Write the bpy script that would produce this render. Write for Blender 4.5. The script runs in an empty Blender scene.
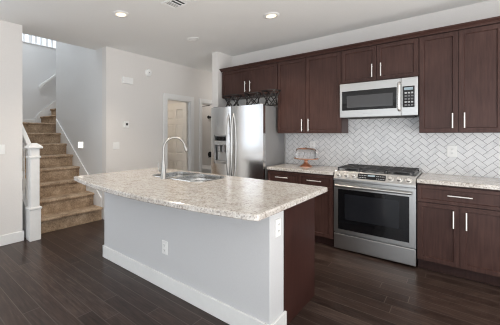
import bpy, bmesh, math, random
from mathutils import Vector, Matrix

# ------------------------------------------------------------------ scene, camera, light
random.seed(7)
S = bpy.context.scene
COL = S.collection
S.view_settings.view_transform = 'Standard'
S.view_settings.look = 'None'
S.view_settings.gamma = 1.0
S.view_settings.use_curve_mapping = False
S.view_settings.exposure = 0.10

cam_d = bpy.data.cameras.new('camera')
cam = bpy.data.objects.new('camera', cam_d)
COL.objects.link(cam)
cam.location = (0, 0, 1.3561)
cam.rotation_euler = (math.pi / 2, 0, 0.7556)
cam_d.sensor_width = 36.0
cam_d.sensor_fit = 'HORIZONTAL'
cam_d.lens = 36.0 * 292.634 / 500.0
cam_d.shift_x = 0.1305
cam_d.shift_y = -0.056
cam_d.clip_start = 0.02
S.camera = cam
S.cycles.filter_width = 1.1

W = bpy.data.worlds.new('world')
S.world = W
W.use_nodes = True
W.node_tree.nodes['Background'].inputs[0].default_value = (0.80, 0.90, 1.0, 1)
W.node_tree.nodes['Background'].inputs[1].default_value = 1.3


def area(name, loc, target, sx, sy, power, color):
    d = bpy.data.lights.new(name, 'AREA')
    d.shape = 'RECTANGLE'
    d.size, d.size_y, d.energy, d.color = sx, sy, power, color
    o = bpy.data.objects.new(name, d)
    COL.objects.link(o)
    o.location = loc
    o.rotation_euler = (Vector(target) - Vector(loc)).to_track_quat('-Z', 'Y').to_euler()
    return o


def point(name, loc, power, color, r=0.1):
    d = bpy.data.lights.new(name, 'POINT')
    d.energy, d.color, d.shadow_soft_size = power, color, r
    o = bpy.data.objects.new(name, d)
    COL.objects.link(o)
    o.location = loc
    return o


# daylight through the glass doors behind the camera, the side windows and the stairwell window, plus added fill lights
area('daylight_back', (1.0, -6.8, 1.3), (1.0, 0, 1.9), 9.0, 2.2, 125, (0.90, 0.95, 1.0))
area('daylight_right', (5.9, -1.0, 1.4), (0, -1.0, 1.9), 9.0, 2.2, 80, (1.0, 0.95, 0.90))
area('daylight_left', (-4.36, -0.05, 1.6), (0, -0.05, 1.6), 2.2, 1.6, 48, (0.92, 0.96, 1.0))
area('upward_fill_right', (3.2, 0.5, 0.03), (3.2, 0.5, 3), 4.8, 5.6, 340, (1.0, 0.97, 0.94))  # added fill at floor level to brighten the ceiling; no sunlit floor there
area('upward_fill_back', (-0.2, -3.9, 0.03), (-0.2, -3.9, 3), 4.5, 4.5, 60, (1.0, 0.97, 0.94))  # second added upward fill, behind the camera, to even out the ceiling
area('daylight_stairwell', (-6.3, 1.9, 5.2), (-6.3, 1.9, 0), 1.6, 0.9, 42, (0.90, 0.95, 1.0))
point('bedroom_light', (-5.2, 3.3, 2.3), 11, (1.0, 0.90, 0.78))
point('corridor_fill', (-3.5, 5.3, 2.3), 4, (1.0, 0.95, 0.90), 0.15)  # unseen fill added to brighten the hallway; no fixture there
point('bathroom_light', (-4.6, 5.35, 2.25), 5, (1.0, 0.93, 0.86))


# ------------------------------------------------------------------ materials
def new_mat(name):
    m = bpy.data.materials.new(name)
    m.use_nodes = True
    nt = m.node_tree
    return m, nt, nt.nodes['Principled BSDF']


def setc(b, color, rough=0.5, metal=0.0, **kw):
    b.inputs['Base Color'].default_value = (*color, 1)
    b.inputs['Roughness'].default_value = rough
    b.inputs['Metallic'].default_value = metal
    for k, v in kw.items():
        b.inputs[k.replace('_', ' ')].default_value = v


def nd(nt, t, **kw):
    n = nt.nodes.new(t)
    for k, v in kw.items():
        setattr(n, k, v)
    return n


def ramp(nt, stops):
    r = nd(nt, 'ShaderNodeValToRGB')
    e = r.color_ramp.elements
    while len(e) < len(stops):
        e.new(0.5)
    for i, (p, c) in enumerate(stops):
        e[i].position = p
        e[i].color = (*c, 1)
    return r


def coords(nt, scale=(1, 1, 1), rot=(0, 0, 0)):
    tc = nd(nt, 'ShaderNodeTexCoord')
    mp = nd(nt, 'ShaderNodeMapping')
    mp.inputs['Scale'].default_value = scale
    mp.inputs['Rotation'].default_value = rot
    nt.links.new(tc.outputs['Object'], mp.inputs['Vector'])
    return mp.outputs['Vector']


def noise(nt, vec, scale, detail=4, rough=0.55):
    n = nd(nt, 'ShaderNodeTexNoise')
    n.inputs['Scale'].default_value = scale
    n.inputs['Detail'].default_value = detail
    n.inputs['Roughness'].default_value = rough
    nt.links.new(vec, n.inputs['Vector'])
    return n


def bump(nt, b, height, strength, dist=0.002):
    bp = nd(nt, 'ShaderNodeBump')
    bp.inputs['Strength'].default_value = strength
    bp.inputs['Distance'].default_value = dist
    nt.links.new(height, bp.inputs['Height'])
    nt.links.new(bp.outputs['Normal'], b.inputs['Normal'])


def paint(name, color, rough=0.6, tex=0.15, scale=90):
    m, nt, b = new_mat(name)
    setc(b, color, rough)
    n = noise(nt, coords(nt), scale, 3)
    r = ramp(nt, [(0.3, tuple(c * 0.97 for c in color)), (0.7, color)])
    nt.links.new(n.outputs['Fac'], r.inputs['Fac'])
    nt.links.new(r.outputs['Color'], b.inputs['Base Color'])
    bump(nt, b, n.outputs['Fac'], tex)
    return m


def plain(name, color, rough=0.5, metal=0.0, **kw):
    m, nt, b = new_mat(name)
    setc(b, color, rough, metal, **kw)
    n = noise(nt, coords(nt), 60, 2)
    mr = nd(nt, 'ShaderNodeMapRange')
    mr.inputs['To Min'].default_value = max(0.02, rough - 0.03)
    mr.inputs['To Max'].default_value = min(1, rough + 0.03)
    nt.links.new(n.outputs['Fac'], mr.inputs['Value'])
    nt.links.new(mr.outputs['Result'], b.inputs['Roughness'])
    return m


def wood_cab(name, c0, c1, rough=0.36):
    m, nt, b = new_mat(name)
    setc(b, c0, rough, Specular_IOR_Level=0.22)
    n = noise(nt, coords(nt, (30, 30, 2.2)), 1.6, 6, 0.65)
    n2 = noise(nt, coords(nt), 2.5, 2)
    mx = nd(nt, 'ShaderNodeMath', operation='MULTIPLY_ADD')
    mx.inputs[1].default_value = 0.45
    nt.links.new(n2.outputs['Fac'], mx.inputs[0])
    hlf = nd(nt, 'ShaderNodeMath', operation='MULTIPLY')
    hlf.inputs[1].default_value = 0.6
    nt.links.new(n.outputs['Fac'], hlf.inputs[0])
    nt.links.new(hlf.outputs[0], mx.inputs[2])
    r = ramp(nt, [(0.35, c0), (0.68, c1)])
    nt.links.new(mx.outputs[0], r.inputs['Fac'])
    nt.links.new(r.outputs['Color'], b.inputs['Base Color'])
    bump(nt, b, n.outputs['Fac'], 0.06, 0.001)
    return m


def steel(name, color=(0.50, 0.495, 0.485), rough=0.34, along=(1.5, 1.5, 220)):
    m, nt, b = new_mat(name)
    setc(b, color, rough, 1.0)
    n = noise(nt, coords(nt, along), 3, 3)
    mr = nd(nt, 'ShaderNodeMapRange')
    mr.inputs['To Min'].default_value = rough - 0.02
    mr.inputs['To Max'].default_value = rough + 0.03
    nt.links.new(n.outputs['Fac'], mr.inputs['Value'])
    nt.links.new(mr.outputs['Result'], b.inputs['Roughness'])
    return m


def emit(name, color, strength):
    m, nt, b = new_mat(name)
    setc(b, color, 0.5)
    b.inputs['Emission Color'].default_value = (*color, 1)
    b.inputs['Emission Strength'].default_value = strength
    return m


def granite_mat():
    m, nt, b = new_mat('granite')
    setc(b, (0.6, 0.56, 0.52), 0.14)
    v = coords(nt)
    n1 = noise(nt, v, 62, 8, 0.72)
    r1 = ramp(nt, [(0.28, (0.22, 0.195, 0.175)), (0.41, (0.45, 0.405, 0.36)), (0.51, (0.60, 0.565, 0.525)), (0.66, (0.75, 0.735, 0.705))])
    n3 = noise(nt, v, 13, 4, 0.6)
    ad = nd(nt, 'ShaderNodeMath', operation='MULTIPLY_ADD')
    ad.inputs[1].default_value = 0.35
    nt.links.new(n3.outputs['Fac'], ad.inputs[0])
    h1 = nd(nt, 'ShaderNodeMath', operation='MULTIPLY_ADD')
    h1.inputs[1].default_value = 0.85
    h1.inputs[2].default_value = -0.10
    nt.links.new(n1.outputs['Fac'], h1.inputs[0])
    nt.links.new(h1.outputs[0], ad.inputs[2])
    nt.links.new(ad.outputs[0], r1.inputs['Fac'])
    vo = nd(nt, 'ShaderNodeTexVoronoi')
    vo.inputs['Scale'].default_value = 120
    nt.links.new(v, vo.inputs['Vector'])
    bw = nd(nt, 'ShaderNodeSeparateColor')
    nt.links.new(vo.outputs['Color'], bw.inputs['Color'])
    r2 = ramp(nt, [(0.0, (0.10, 0.09, 0.09)), (0.09, (0.35, 0.31, 0.29)), (0.16, (1, 1, 1)), (1.0, (1, 1, 1))])
    nt.links.new(bw.outputs['Red'], r2.inputs['Fac'])
    mx = nd(nt, 'ShaderNodeMix', data_type='RGBA', blend_type='MULTIPLY')
    mx.inputs['Factor'].default_value = 0.5
    nt.links.new(r1.outputs['Color'], mx.inputs['A'])
    nt.links.new(r2.outputs['Color'], mx.inputs['B'])
    nt.links.new(mx.outputs['Result'], b.inputs['Base Color'])
    return m


def floor_mat():
    m, nt, b = new_mat('dark_plank_floor')
    setc(b, (0.05, 0.03, 0.025), 0.3, Specular_IOR_Level=0.3)
    v = coords(nt)
    br = nd(nt, 'ShaderNodeTexBrick')
    br.offset = 0.0
    br.inputs['Scale'].default_value = 1.0
    br.inputs['Brick Width'].default_value = 1.25
    br.inputs['Row Height'].default_value = 0.128
    br.inputs['Mortar Size'].default_value = 0.0035
    br.inputs['Mortar Smooth'].default_value = 0.3
    br.inputs['Color1'].default_value = (0.0, 0.0, 0.0, 1)
    br.inputs['Color2'].default_value = (1, 1, 1, 1)
    br.inputs['Mortar'].default_value = (0.5, 0.5, 0.5, 1)
    sx = nd(nt, 'ShaderNodeSeparateXYZ')
    nt.links.new(v, sx.inputs[0])
    dv = nd(nt, 'ShaderNodeMath', operation='DIVIDE')
    dv.inputs[1].default_value = 0.128
    nt.links.new(sx.outputs['Y'], dv.inputs[0])
    fl = nd(nt, 'ShaderNodeMath', operation='FLOOR')
    nt.links.new(dv.outputs[0], fl.inputs[0])
    wn = nd(nt, 'ShaderNodeTexWhiteNoise', noise_dimensions='1D')
    nt.links.new(fl.outputs[0], wn.inputs['W'])
    sh_ = nd(nt, 'ShaderNodeMath', operation='MULTIPLY_ADD')
    sh_.inputs[1].default_value = 1.25
    nt.links.new(wn.outputs['Value'], sh_.inputs[0])
    nt.links.new(sx.outputs['X'], sh_.inputs[2])
    cb = nd(nt, 'ShaderNodeCombineXYZ')
    nt.links.new(sh_.outputs[0], cb.inputs['X'])
    nt.links.new(sx.outputs['Y'], cb.inputs['Y'])
    nt.links.new(cb.outputs[0], br.inputs['Vector'])
    n = noise(nt, coords(nt, (2.2, 24, 1)), 2.2, 8, 0.7)
    sep = nd(nt, 'ShaderNodeSeparateColor')
    nt.links.new(br.outputs['Color'], sep.inputs['Color'])
    mul = nd(nt, 'ShaderNodeMath', operation='MULTIPLY')
    mul.inputs[1].default_value = 0.16
    nt.links.new(sep.outputs['Red'], mul.inputs[0])
    add = nd(nt, 'ShaderNodeMath', operation='MULTIPLY_ADD')
    add.inputs[1].default_value = 0.78
    nt.links.new(n.outputs['Fac'], add.inputs[0])
    nt.links.new(mul.outputs[0], add.inputs[2])
    r = ramp(nt, [(0.30, (0.017, 0.0095, 0.0075)), (0.50, (0.050, 0.031, 0.025)), (0.70, (0.115, 0.080, 0.063))])
    nt.links.new(add.outputs[0], r.inputs['Fac'])
    mx = nd(nt, 'ShaderNodeMix', data_type='RGBA')
    mx.inputs['B'].default_value = (0.10, 0.076, 0.064, 1)  # paler seams: highlights of bevelled plank edges put into the colour
    nt.links.new(br.outputs['Fac'], mx.inputs['Factor'])
    nt.links.new(r.outputs['Color'], mx.inputs['A'])
    nt.links.new(mx.outputs['Result'], b.inputs['Base Color'])
    mr = nd(nt, 'ShaderNodeMapRange')
    mr.inputs['To Min'].default_value = 0.22
    mr.inputs['To Max'].default_value = 0.42
    nt.links.new(n.outputs['Fac'], mr.inputs['Value'])
    nt.links.new(mr.outputs['Result'], b.inputs['Roughness'])
    bump(nt, b, add.outputs[0], 0.25, 0.003)
    return m


def carpet_mat():
    m, nt, b = new_mat('tan_carpet')
    setc(b, (0.3, 0.22, 0.16), 0.95)
    v = coords(nt)
    n = noise(nt, v, 42, 6, 0.8)
    n2 = noise(nt, v, 7, 3)
    mx = nd(nt, 'ShaderNodeMath', operation='MULTIPLY_ADD')
    mx.inputs[1].default_value = 0.4
    nt.links.new(n2.outputs['Fac'], mx.inputs[0])
    h = nd(nt, 'ShaderNodeMath', operation='MULTIPLY')
    h.inputs[1].default_value = 0.6
    nt.links.new(n.outputs['Fac'], h.inputs[0])
    nt.links.new(h.outputs[0], mx.inputs[2])
    r = ramp(nt, [(0.37, (0.20, 0.135, 0.085)), (0.5, (0.40, 0.29, 0.195)), (0.63, (0.60, 0.46, 0.33))])
    nt.links.new(mx.outputs[0], r.inputs['Fac'])
    nt.links.new(r.outputs['Color'], b.inputs['Base Color'])
    bump(nt, b, n.outputs['Fac'], 0.8, 0.01)
    return m


def marble_tile_mat():
    m, nt, b = new_mat('marble_tile')
    setc(b, (0.8, 0.8, 0.8), 0.22)
    g = nd(nt, 'ShaderNodeNewGeometry')
    v = coords(nt)
    off = nd(nt, 'ShaderNodeVectorMath', operation='ADD')
    sc = nd(nt, 'ShaderNodeMath', operation='MULTIPLY')
    sc.inputs[1].default_value = 37.0
    nt.links.new(g.outputs['Random Per Island'], sc.inputs[0])
    nt.links.new(v, off.inputs[0])
    nt.links.new(sc.outputs[0], off.inputs[1])
    n = noise(nt, off.outputs[0], 9, 6, 0.6)
    n.inputs['Distortion'].default_value = 1.2
    r = ramp(nt, [(0.30, (0.66, 0.665, 0.675)), (0.44, (0.79, 0.79, 0.795)), (0.7, (0.84, 0.84, 0.84))])
    nt.links.new(n.outputs['Fac'], r.inputs['Fac'])
    r2 = ramp(nt, [(0.0, (0.94, 0.94, 0.945)), (1.0, (1, 1, 1))])
    nt.links.new(g.outputs['Random Per Island'], r2.inputs['Fac'])
    mx = nd(nt, 'ShaderNodeMix', data_type='RGBA', blend_type='MULTIPLY')
    mx.inputs['Factor'].default_value = 1.0
    nt.links.new(r.outputs['Color'], mx.inputs['A'])
    nt.links.new(r2.outputs['Color'], mx.inputs['B'])
    nt.links.new(mx.outputs['Result'], b.inputs['Base Color'])
    return m


def glass_mat(name, color=(1, 1, 1), rough=0.0):
    m, nt, b = new_mat(name)
    setc(b, color, rough)
    b.inputs['Transmission Weight'].default_value = 1.0
    b.inputs['IOR'].default_value = 1.3
    return m


M = {}
M['wall'] = paint('warm_white_wall_paint', (0.79, 0.765, 0.74), 0.65)
M['stair_wall'] = paint('stairwell_wall_paint', (0.76, 0.765, 0.765), 0.65)
M['ceiling'] = paint('ceiling_paint', (0.90, 0.90, 0.885), 0.8, 0.3, 60)
M['trim'] = paint('white_trim_paint', (0.86, 0.86, 0.85), 0.35, 0.03, 30)
M['door_paint'] = paint('cream_door_paint', (0.82, 0.78, 0.72), 0.4, 0.03, 30)
M['floor'] = floor_mat()
M['carpet'] = carpet_mat()
M['granite'] = granite_mat()
M['tile'] = marble_tile_mat()
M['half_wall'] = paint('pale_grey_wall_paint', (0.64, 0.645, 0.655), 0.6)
M['grout'] = paint('grey_grout', (0.27, 0.27, 0.28), 0.9)
M['cab'] = wood_cab('espresso_cabinet_wood', (0.038, 0.0175, 0.0145), (0.080, 0.041, 0.034))
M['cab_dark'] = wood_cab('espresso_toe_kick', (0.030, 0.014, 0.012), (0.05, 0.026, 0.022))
M['panel'] = wood_cab('mahogany_end_panel', (0.030, 0.011, 0.009), (0.052, 0.021, 0.017), 0.34)
M['nickel'] = plain('brushed_nickel', (0.78, 0.76, 0.73), 0.28, 1.0)
M['handle'] = plain('satin_nickel_handle', (0.80, 0.78, 0.75), 0.42, 0.75)
M['faucet'] = plain('brushed_faucet_nickel', (0.42, 0.41, 0.39), 0.33, 1.0)
M['steel'] = steel('stainless_steel')
M['steel_v'] = steel('stainless_steel_door', (0.84, 0.84, 0.835), 0.15)
M['steel_soft'] = steel('sink_steel', (0.62, 0.615, 0.60), 0.2, (40, 40, 40))
M['fridge_side'] = plain('grey_fridge_side', (0.30, 0.30, 0.305), 0.5, 0.3)
M['black_glass'] = plain('black_oven_glass', (0.006, 0.006, 0.007), 0.05)
M['smoke_glass'] = plain('grey_screen_glass', (0.055, 0.055, 0.058), 0.12)
M['oven_screen'] = plain('dark_oven_window', (0.014, 0.015, 0.018), 0.1)
M['black'] = plain('black_enamel', (0.012, 0.012, 0.012), 0.4)
M['iron'] = plain('cast_iron_grey', (0.045, 0.045, 0.048), 0.55)
M['wire'] = plain('black_wire', (0.012, 0.010, 0.010), 0.5)
M['plastic'] = plain('white_plastic', (0.90, 0.90, 0.885), 0.35)
M['slot'] = plain('dark_slot', (0.05, 0.05, 0.05), 0.6)
M['copper'] = plain('copper_metal', (0.66, 0.37, 0.25), 0.3, 0.8)
M['glass'] = glass_mat('clear_glass')
M['lens'] = emit('lamp_lens', (1.0, 0.80, 0.52), 1.6)
M['step_lens'] = emit('step_light_lens', (1.0, 0.95, 0.86), 2.2)
M['sky_pane'] = emit('daylit_pane', (0.80, 0.89, 1.0), 1.0)
M['lcd'] = emit('panel_lcd', (0.25, 0.32, 0.36), 0.25)
M['legend'] = plain('panel_legend', (0.42, 0.43, 0.44), 0.5)
M['button'] = plain('keypad_button', (0.16, 0.16, 0.165), 0.4)
M['curtain'] = paint('taupe_fabric', (0.16, 0.135, 0.12), 0.9)
M['vent_dark'] = plain('duct_dark', (0.06, 0.06, 0.06), 0.8)
M['blind'] = paint('white_blind', (0.82, 0.83, 0.84), 0.5)
_nt = M['blind'].node_tree
_tr, _ms = nd(_nt, 'ShaderNodeBsdfTranslucent'), nd(_nt, 'ShaderNodeMixShader')
_tr.inputs['Color'].default_value = (0.85, 0.87, 0.9, 1)
_ms.inputs[0].default_value = 0.5
_nt.links.new(_nt.nodes['Principled BSDF'].outputs[0], _ms.inputs[1])
_nt.links.new(_tr.outputs[0], _ms.inputs[2])
_nt.links.new(_ms.outputs[0], _nt.nodes['Material Output'].inputs['Surface'])


# ------------------------------------------------------------------ mesh helpers
class MB:
    """Collects shapes in world coordinates; build() links them as one mesh object."""

    def __init__(self):
        self.bm = bmesh.new()

    def _merge(self, b2):
        me = bpy.data.meshes.new('tmp')
        b2.to_mesh(me)
        b2.free()
        self.bm.from_mesh(me)
        bpy.data.meshes.remove(me)
        return self

    def box(self, x0, x1, y0, y1, z0, z1, bev=0.0, seg=1):
        b = bmesh.new()
        bmesh.ops.create_cube(b, size=1)
        for v in b.verts:
            v.co = Vector(((x0 + x1) / 2 + v.co.x * (x1 - x0), (y0 + y1) / 2 + v.co.y * (y1 - y0), (z0 + z1) / 2 + v.co.z * (z1 - z0)))
        if bev > 0:
            bmesh.ops.bevel(b, geom=b.edges[:], offset=bev, segments=seg, affect='EDGES', profile=0.5)
        return self._merge(b)

    def obox(self, c, size, rot, bev=0.0):
        b = bmesh.new()
        bmesh.ops.create_cube(b, size=1)
        for v in b.verts:
            v.co = Vector((v.co.x * size[0], v.co.y * size[1], v.co.z * size[2]))
        if bev > 0:
            bmesh.ops.bevel(b, geom=b.edges[:], offset=bev, segments=1, affect='EDGES', profile=0.5)
        mt = Matrix.Translation(c) @ rot.to_4x4()
        b.transform(mt)
        return self._merge(b)

    def tube(self, pts, r, seg=12, cap=True):
        pts = [Vector(p) for p in pts]
        rs = r if isinstance(r, (list, tuple)) else [r] * len(pts)
        b = bmesh.new()
        rings = []
        t0 = (pts[1] - pts[0]).normalized()
        up = Vector((0, 0, 1)) if abs(t0.z) < 0.9 else Vector((1, 0, 0))
        nrm = t0.cross(up).normalized()
        for i, p in enumerate(pts):
            if i == 0:
                t = t0
            elif i == len(pts) - 1:
                t = (pts[i] - pts[i - 1]).normalized()
            else:
                t = ((pts[i] - pts[i - 1]).normalized() + (pts[i + 1] - pts[i]).normalized()).normalized()
            nrm = (nrm - t * nrm.dot(t)).normalized()
            bn = t.cross(nrm)
            rings.append([b.verts.new(p + (nrm * math.cos(a) + bn * math.sin(a)) * rs[i]) for a in [2 * math.pi * k / seg for k in range(seg)]])
        for a, c in zip(rings, rings[1:]):
            for k in range(seg):
                f = b.faces.new((a[k], a[(k + 1) % seg], c[(k + 1) % seg], c[k]))
                f.smooth = seg > 5
        if cap:
            b.faces.new(rings[0][::-1])
            b.faces.new(rings[-1])
        bmesh.ops.recalc_face_normals(b, faces=b.faces[:])
        return self._merge(b)

    def lathe(self, prof, c, axis='z', seg=28, cap=True):
        """prof: list of (radius, height along the axis)."""
        b = bmesh.new()
        rings = []
        for r, h in prof:
            ring = []
            for k in range(seg):
                a = 2 * math.pi * k / seg
                p = (r * math.cos(a), r * math.sin(a), h)
                if axis == 'y':
                    p = (p[0], p[2], p[1])
                elif axis == 'x':
                    p = (p[2], p[0], p[1])
                ring.append(b.verts.new(Vector(c) + Vector(p)))
            rings.append(ring)
        for i, (a, d) in enumerate(zip(rings, rings[1:])):
            for k in range(seg):
                f = b.faces.new((a[k], a[(k + 1) % seg], d[(k + 1) % seg], d[k]))
                f.smooth = True
        if cap:
            if prof[0][0] > 1e-5:
                b.faces.new(rings[0][::-1])
            if prof[-1][0] > 1e-5:
                b.faces.new(rings[-1])
        bmesh.ops.remove_doubles(b, verts=b.verts[:], dist=1e-6)
        bmesh.ops.recalc_face_normals(b, faces=b.faces[:])
        return self._merge(b)

    def prism(self, poly, axis, a0, a1, bev=0.0):
        """poly in the two other axes (x,y,z order), extruded from a0 to a1 along axis."""
        b = bmesh.new()

        def P(p, a):
            if axis == 'x':
                return Vector((a, p[0], p[1]))
            if axis == 'y':
                return Vector((p[0], a, p[1]))
            return Vector((p[0], p[1], a))
        lo = [b.verts.new(P(p, a0)) for p in poly]
        hi = [b.verts.new(P(p, a1)) for p in poly]
        n = len(poly)
        b.faces.new(lo[::-1])
        b.faces.new(hi)
        for i in range(n):
            b.faces.new((lo[i], lo[(i + 1) % n], hi[(i + 1) % n], hi[i]))
        bmesh.ops.recalc_face_normals(b, faces=b.faces[:])
        if bev > 0:
            bmesh.ops.bevel(b, geom=b.edges[:], offset=bev, segments=2, affect='EDGES', profile=0.5)
        return self._merge(b)

    def shaker(self, x0, x1, z0, z1, yf, yb, rail=0.058, depth=0.011):
        """A recessed-panel cabinet door whose front faces -Y at yf."""
        b = bmesh.new()
        bmesh.ops.create_cube(b, size=1)
        for v in b.verts:
            v.co = Vector(((x0 + x1) / 2 + v.co.x * (x1 - x0), (yf + yb) / 2 + v.co.y * (yb - yf), (z0 + z1) / 2 + v.co.z * (z1 - z0)))
        bmesh.ops.recalc_face_normals(b, faces=b.faces[:])
        fr = [f for f in b.faces if f.normal.y < -0.9]
        eds = [e for e in fr[0].edges]
        bmesh.ops.inset_individual(b, faces=fr, thickness=rail, depth=0)
        fr = [f for f in fr if f.is_valid]
        bmesh.ops.inset_individual(b, faces=fr, thickness=0.006, depth=-depth)
        return self._merge(b)

    def build(self, name, mat, parent=None, smooth=False):
        me = bpy.data.meshes.new(name)
        off = Vector((0, 0, 0))
        p = parent
        while p is not None:
            off = off + p.location
            p = p.parent
        if off.length > 0:
            bmesh.ops.translate(self.bm, verts=self.bm.verts[:], vec=-off)
        self.bm.normal_update()
        if smooth:
            for f in self.bm.faces:
                f.smooth = True
        for e in self.bm.edges:
            lf = e.link_faces
            if len(lf) == 2 and (lf[0].smooth != lf[1].smooth or (lf[0].smooth and lf[0].normal.angle(lf[1].normal, 0) > 0.75)):
                e.smooth = False
        self.bm.to_mesh(me)
        self.bm.free()
        me.materials.append(mat)
        o = bpy.data.objects.new(name, me)
        COL.objects.link(o)
        if parent is not None:
            o.parent = parent
        return o


def thing(name, label, cat, loc, group=None):
    o = bpy.data.objects.new(name, None)
    COL.objects.link(o)
    o.location = loc
    o.empty_display_size = 0.1
    tag(o, label, cat, group)
    return o


def tag(o, label, cat, group=None):
    o['label'], o['category'] = label, cat
    if group:
        o['group'] = group
    return o


def struct(name, mb, mat, parent=None):
    o = mb.build(name, mat, parent)
    if parent is None:
        o['kind'] = 'structure'
    return o


# ------------------------------------------------------------------ measures of the place
XH = -4.074            # hall wall plane (left wall and hall wall)
YW = 4.387             # kitchen wall plane
YC = 3.737             # front of range and base cabinets
YU = 4.047             # front of wall cabinets
HC = 2.7503            # ceiling
ZC = 0.9114            # worktop
ST_Y0, ST_Y1 = 1.36, 2.513
RISE, TREAD, XN = 0.198, 0.2504, -4.136
TH = 0.115             # wall thickness
XB = -7.3              # stairwell back wall

# ------------------------------------------------------------------ setting
struct('floor', MB().box(-8.2, 6.1, -7.1, 6.3, -0.1, 0), M['floor'])
ce = MB()
ce.box(-4.39, 6.1, -7.1, 6.3, HC, HC + 0.28)
struct('ceiling', ce, M['ceiling'])

# left wall with the blind-covered window beyond the picture's edge
wy0, wy1, wz0, wz1 = -1.1, 0.93, 0.95, 2.35
wl = MB()
wl.box(XH - TH, XH, -7.1, wy0, 0, HC)
wl.box(XH - TH, XH, wy1, 1.30, 0, HC)
wl.box(XH - TH, XH, wy0, wy1, 0, wz0)
wl.box(XH - TH, XH, wy0, wy1, wz1, HC)
struct('wall_left', wl, M['wall'])
w1 = MB()
for (a, b_, c, d) in ((wy0, wy1, wz0, wz0 + 0.05), (wy0, wy1, wz1 - 0.05, wz1), (wy0, wy0 + 0.05, wz0, wz1), (wy1 - 0.05, wy1, wz0, wz1)):
    w1.box(XH - 0.09, XH - 0.05, a, b_, c, d)
wf = struct('window_1', w1, M['trim'])
bl = MB()
z = wz0 + 0.06
while z < wz1 - 0.05:
    bl.obox(Vector((XH - 0.03, (wy0 + wy1) / 2, z)), (0.05, wy1 - wy0 - 0.02, 0.003), Matrix.Rotation(math.radians(69), 3, 'Y'))
    z += 0.0455
bl.build('blind', M['blind'], wf)

# hall wall with two doorways
D1 = (3.83, 4.50, 2.045)
D2 = (4.86, 5.62, 2.045)
wh = MB()
wh.box(XH - TH, XH, ST_Y1, D1[0], 0, HC)
wh.box(XH - TH, XH, D1[1], D2[0], 0, HC)
wh.box(XH - TH, XH, D2[1], 6.3, 0, HC)
for d in (D1, D2):
    wh.box(XH - TH, XH, d[0], d[1], d[2], HC)
struct('wall_hall', wh, M['wall'])

# stairwell shell
struct('wall_stair_right', MB().box(-5.93, XH - TH, ST_Y1, ST_Y1 + 0.12, 0, 5.3), M['stair_wall'])
sl = MB().box(-8.0, -4.885, 1.14, ST_Y0, 0, 5.3).box(-4.885, XH - TH, 1.14, 1.24, 0, 5.3)
struct('wall_stair_left', sl, M['stair_wall'])
struct('wall_stair_back', MB().box(XB - 0.12, XB, 1.24, 6.0, 0, 3.47), M['stair_wall'])
struct('wall_stair_inner', MB().box(-5.93, -5.82, ST_Y1 + 0.12, 6.0, 0, 5.3), M['stair_wall'])
struct('wall_stair_far', MB().box(-8.9, -5.82, 6.0, 6.1, 0, 5.3), M['stair_wall'])
struct('ceiling_stairwell', MB().box(-8.9, -4.27, 1.14, 6.1, 5.3, 5.4), M['ceiling'])
struct('wall_stair_head', MB().box(-4.39, -4.27, 1.24, ST_Y1, HC + 0.28, 5.3), M['stair_wall'])
struct('wall_upper_left', MB().box(-8.9, -8.0, 1.14, 1.24, 3.3, 5.3), M['stair_wall'])
struct('floor_upper', MB().box(-8.9, XB - 0.12, 1.24, 6.0, 3.2, 3.45), M['stair_wall'])
wb = MB()
wb.box(-8.9, -8.8, 1.14, 1.7, 3.3, 5.3)
wb.box(-8.9, -8.8, 4.4, 6.1, 3.3, 5.3)
wb.box(-8.9, -8.8, 1.7, 4.4, 3.3, 3.6)
wb.box(-8.9, -8.8, 1.7, 4.4, 5.0, 5.3)
struct('wall_upper_back', wb, M['stair_wall'])
w2 = MB()
for y in (1.7, 3.02, 4.36):
    w2.box(-8.86, -8.82, y, y + 0.04, 3.6, 5.0)
w2.box(-8.86, -8.82, 1.7, 4.4, 3.6, 3.64)
w2.box(-8.86, -8.82, 1.7, 4.4, 4.96, 5.0)
w2o = struct('window_2', w2, M['trim'])
MB().box(-8.845, -8.838, 1.72, 4.38, 3.62, 4.98).build('pane', M['sky_pane'], w2o)

# kitchen wall, stub beside the refrigerator, other room walls
struct('wall_kitchen', MB().box(-3.093, 6.1, YW, YW + 0.12, 0, HC), M['wall'])
struct('wall_stub', MB().box(-3.093, -2.967, 3.968, YW, 0, HC), M['wall'])
struct('wall_corridor', MB().box(-3.093, -2.967, YW + 0.12, 6.3, 0, HC), M['wall'])
struct('wall_corridor_end', MB().box(XH, -3.093, 6.18, 6.3, 0, HC), M['wall'])
wr_ = MB()
wr_.box(6.0, 6.1, -7.1, YW, 2.55, HC)
wr_.box(6.0, 6.1, -7.1, -5.6, 0, 2.55)
wr_.box(6.0, 6.1, 3.6, YW, 0, 2.55)
struct('wall_right', wr_, M['wall'])
wk = MB()
wk.box(XH, 6.1, -7.1, -7.0, 2.5, HC)
wk.box(5.6, 6.0, -7.1, -7.0, 0, 2.5)
wk.box(XH, -3.6, -7.1, -7.0, 0, 2.5)
struct('wall_back', wk, M['wall'])
w3 = MB()
for k in range(6):
    x = -3.6 + k * 1.828
    w3.box(x, x + 0.06, -6.97, -6.93, 0, 2.5)
w3.box(-3.6, 5.6, -6.97, -6.93, 2.44, 2.5)
w3.box(-3.6, 5.6, -6.97, -6.93, 0, 0.06)
struct('window_3', w3, M['trim'])
w4 = MB()
for k in range(6):
    y = -5.6 + k * 1.828
    w4.box(5.93, 5.97, y, y + 0.06, 0, 2.55)
w4.box(5.93, 5.97, -5.6, 3.6, 2.49, 2.55)
w4.box(5.93, 5.97, -5.6, 3.6, 0, 0.06)
struct('window_4', w4, M['trim'])

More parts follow.
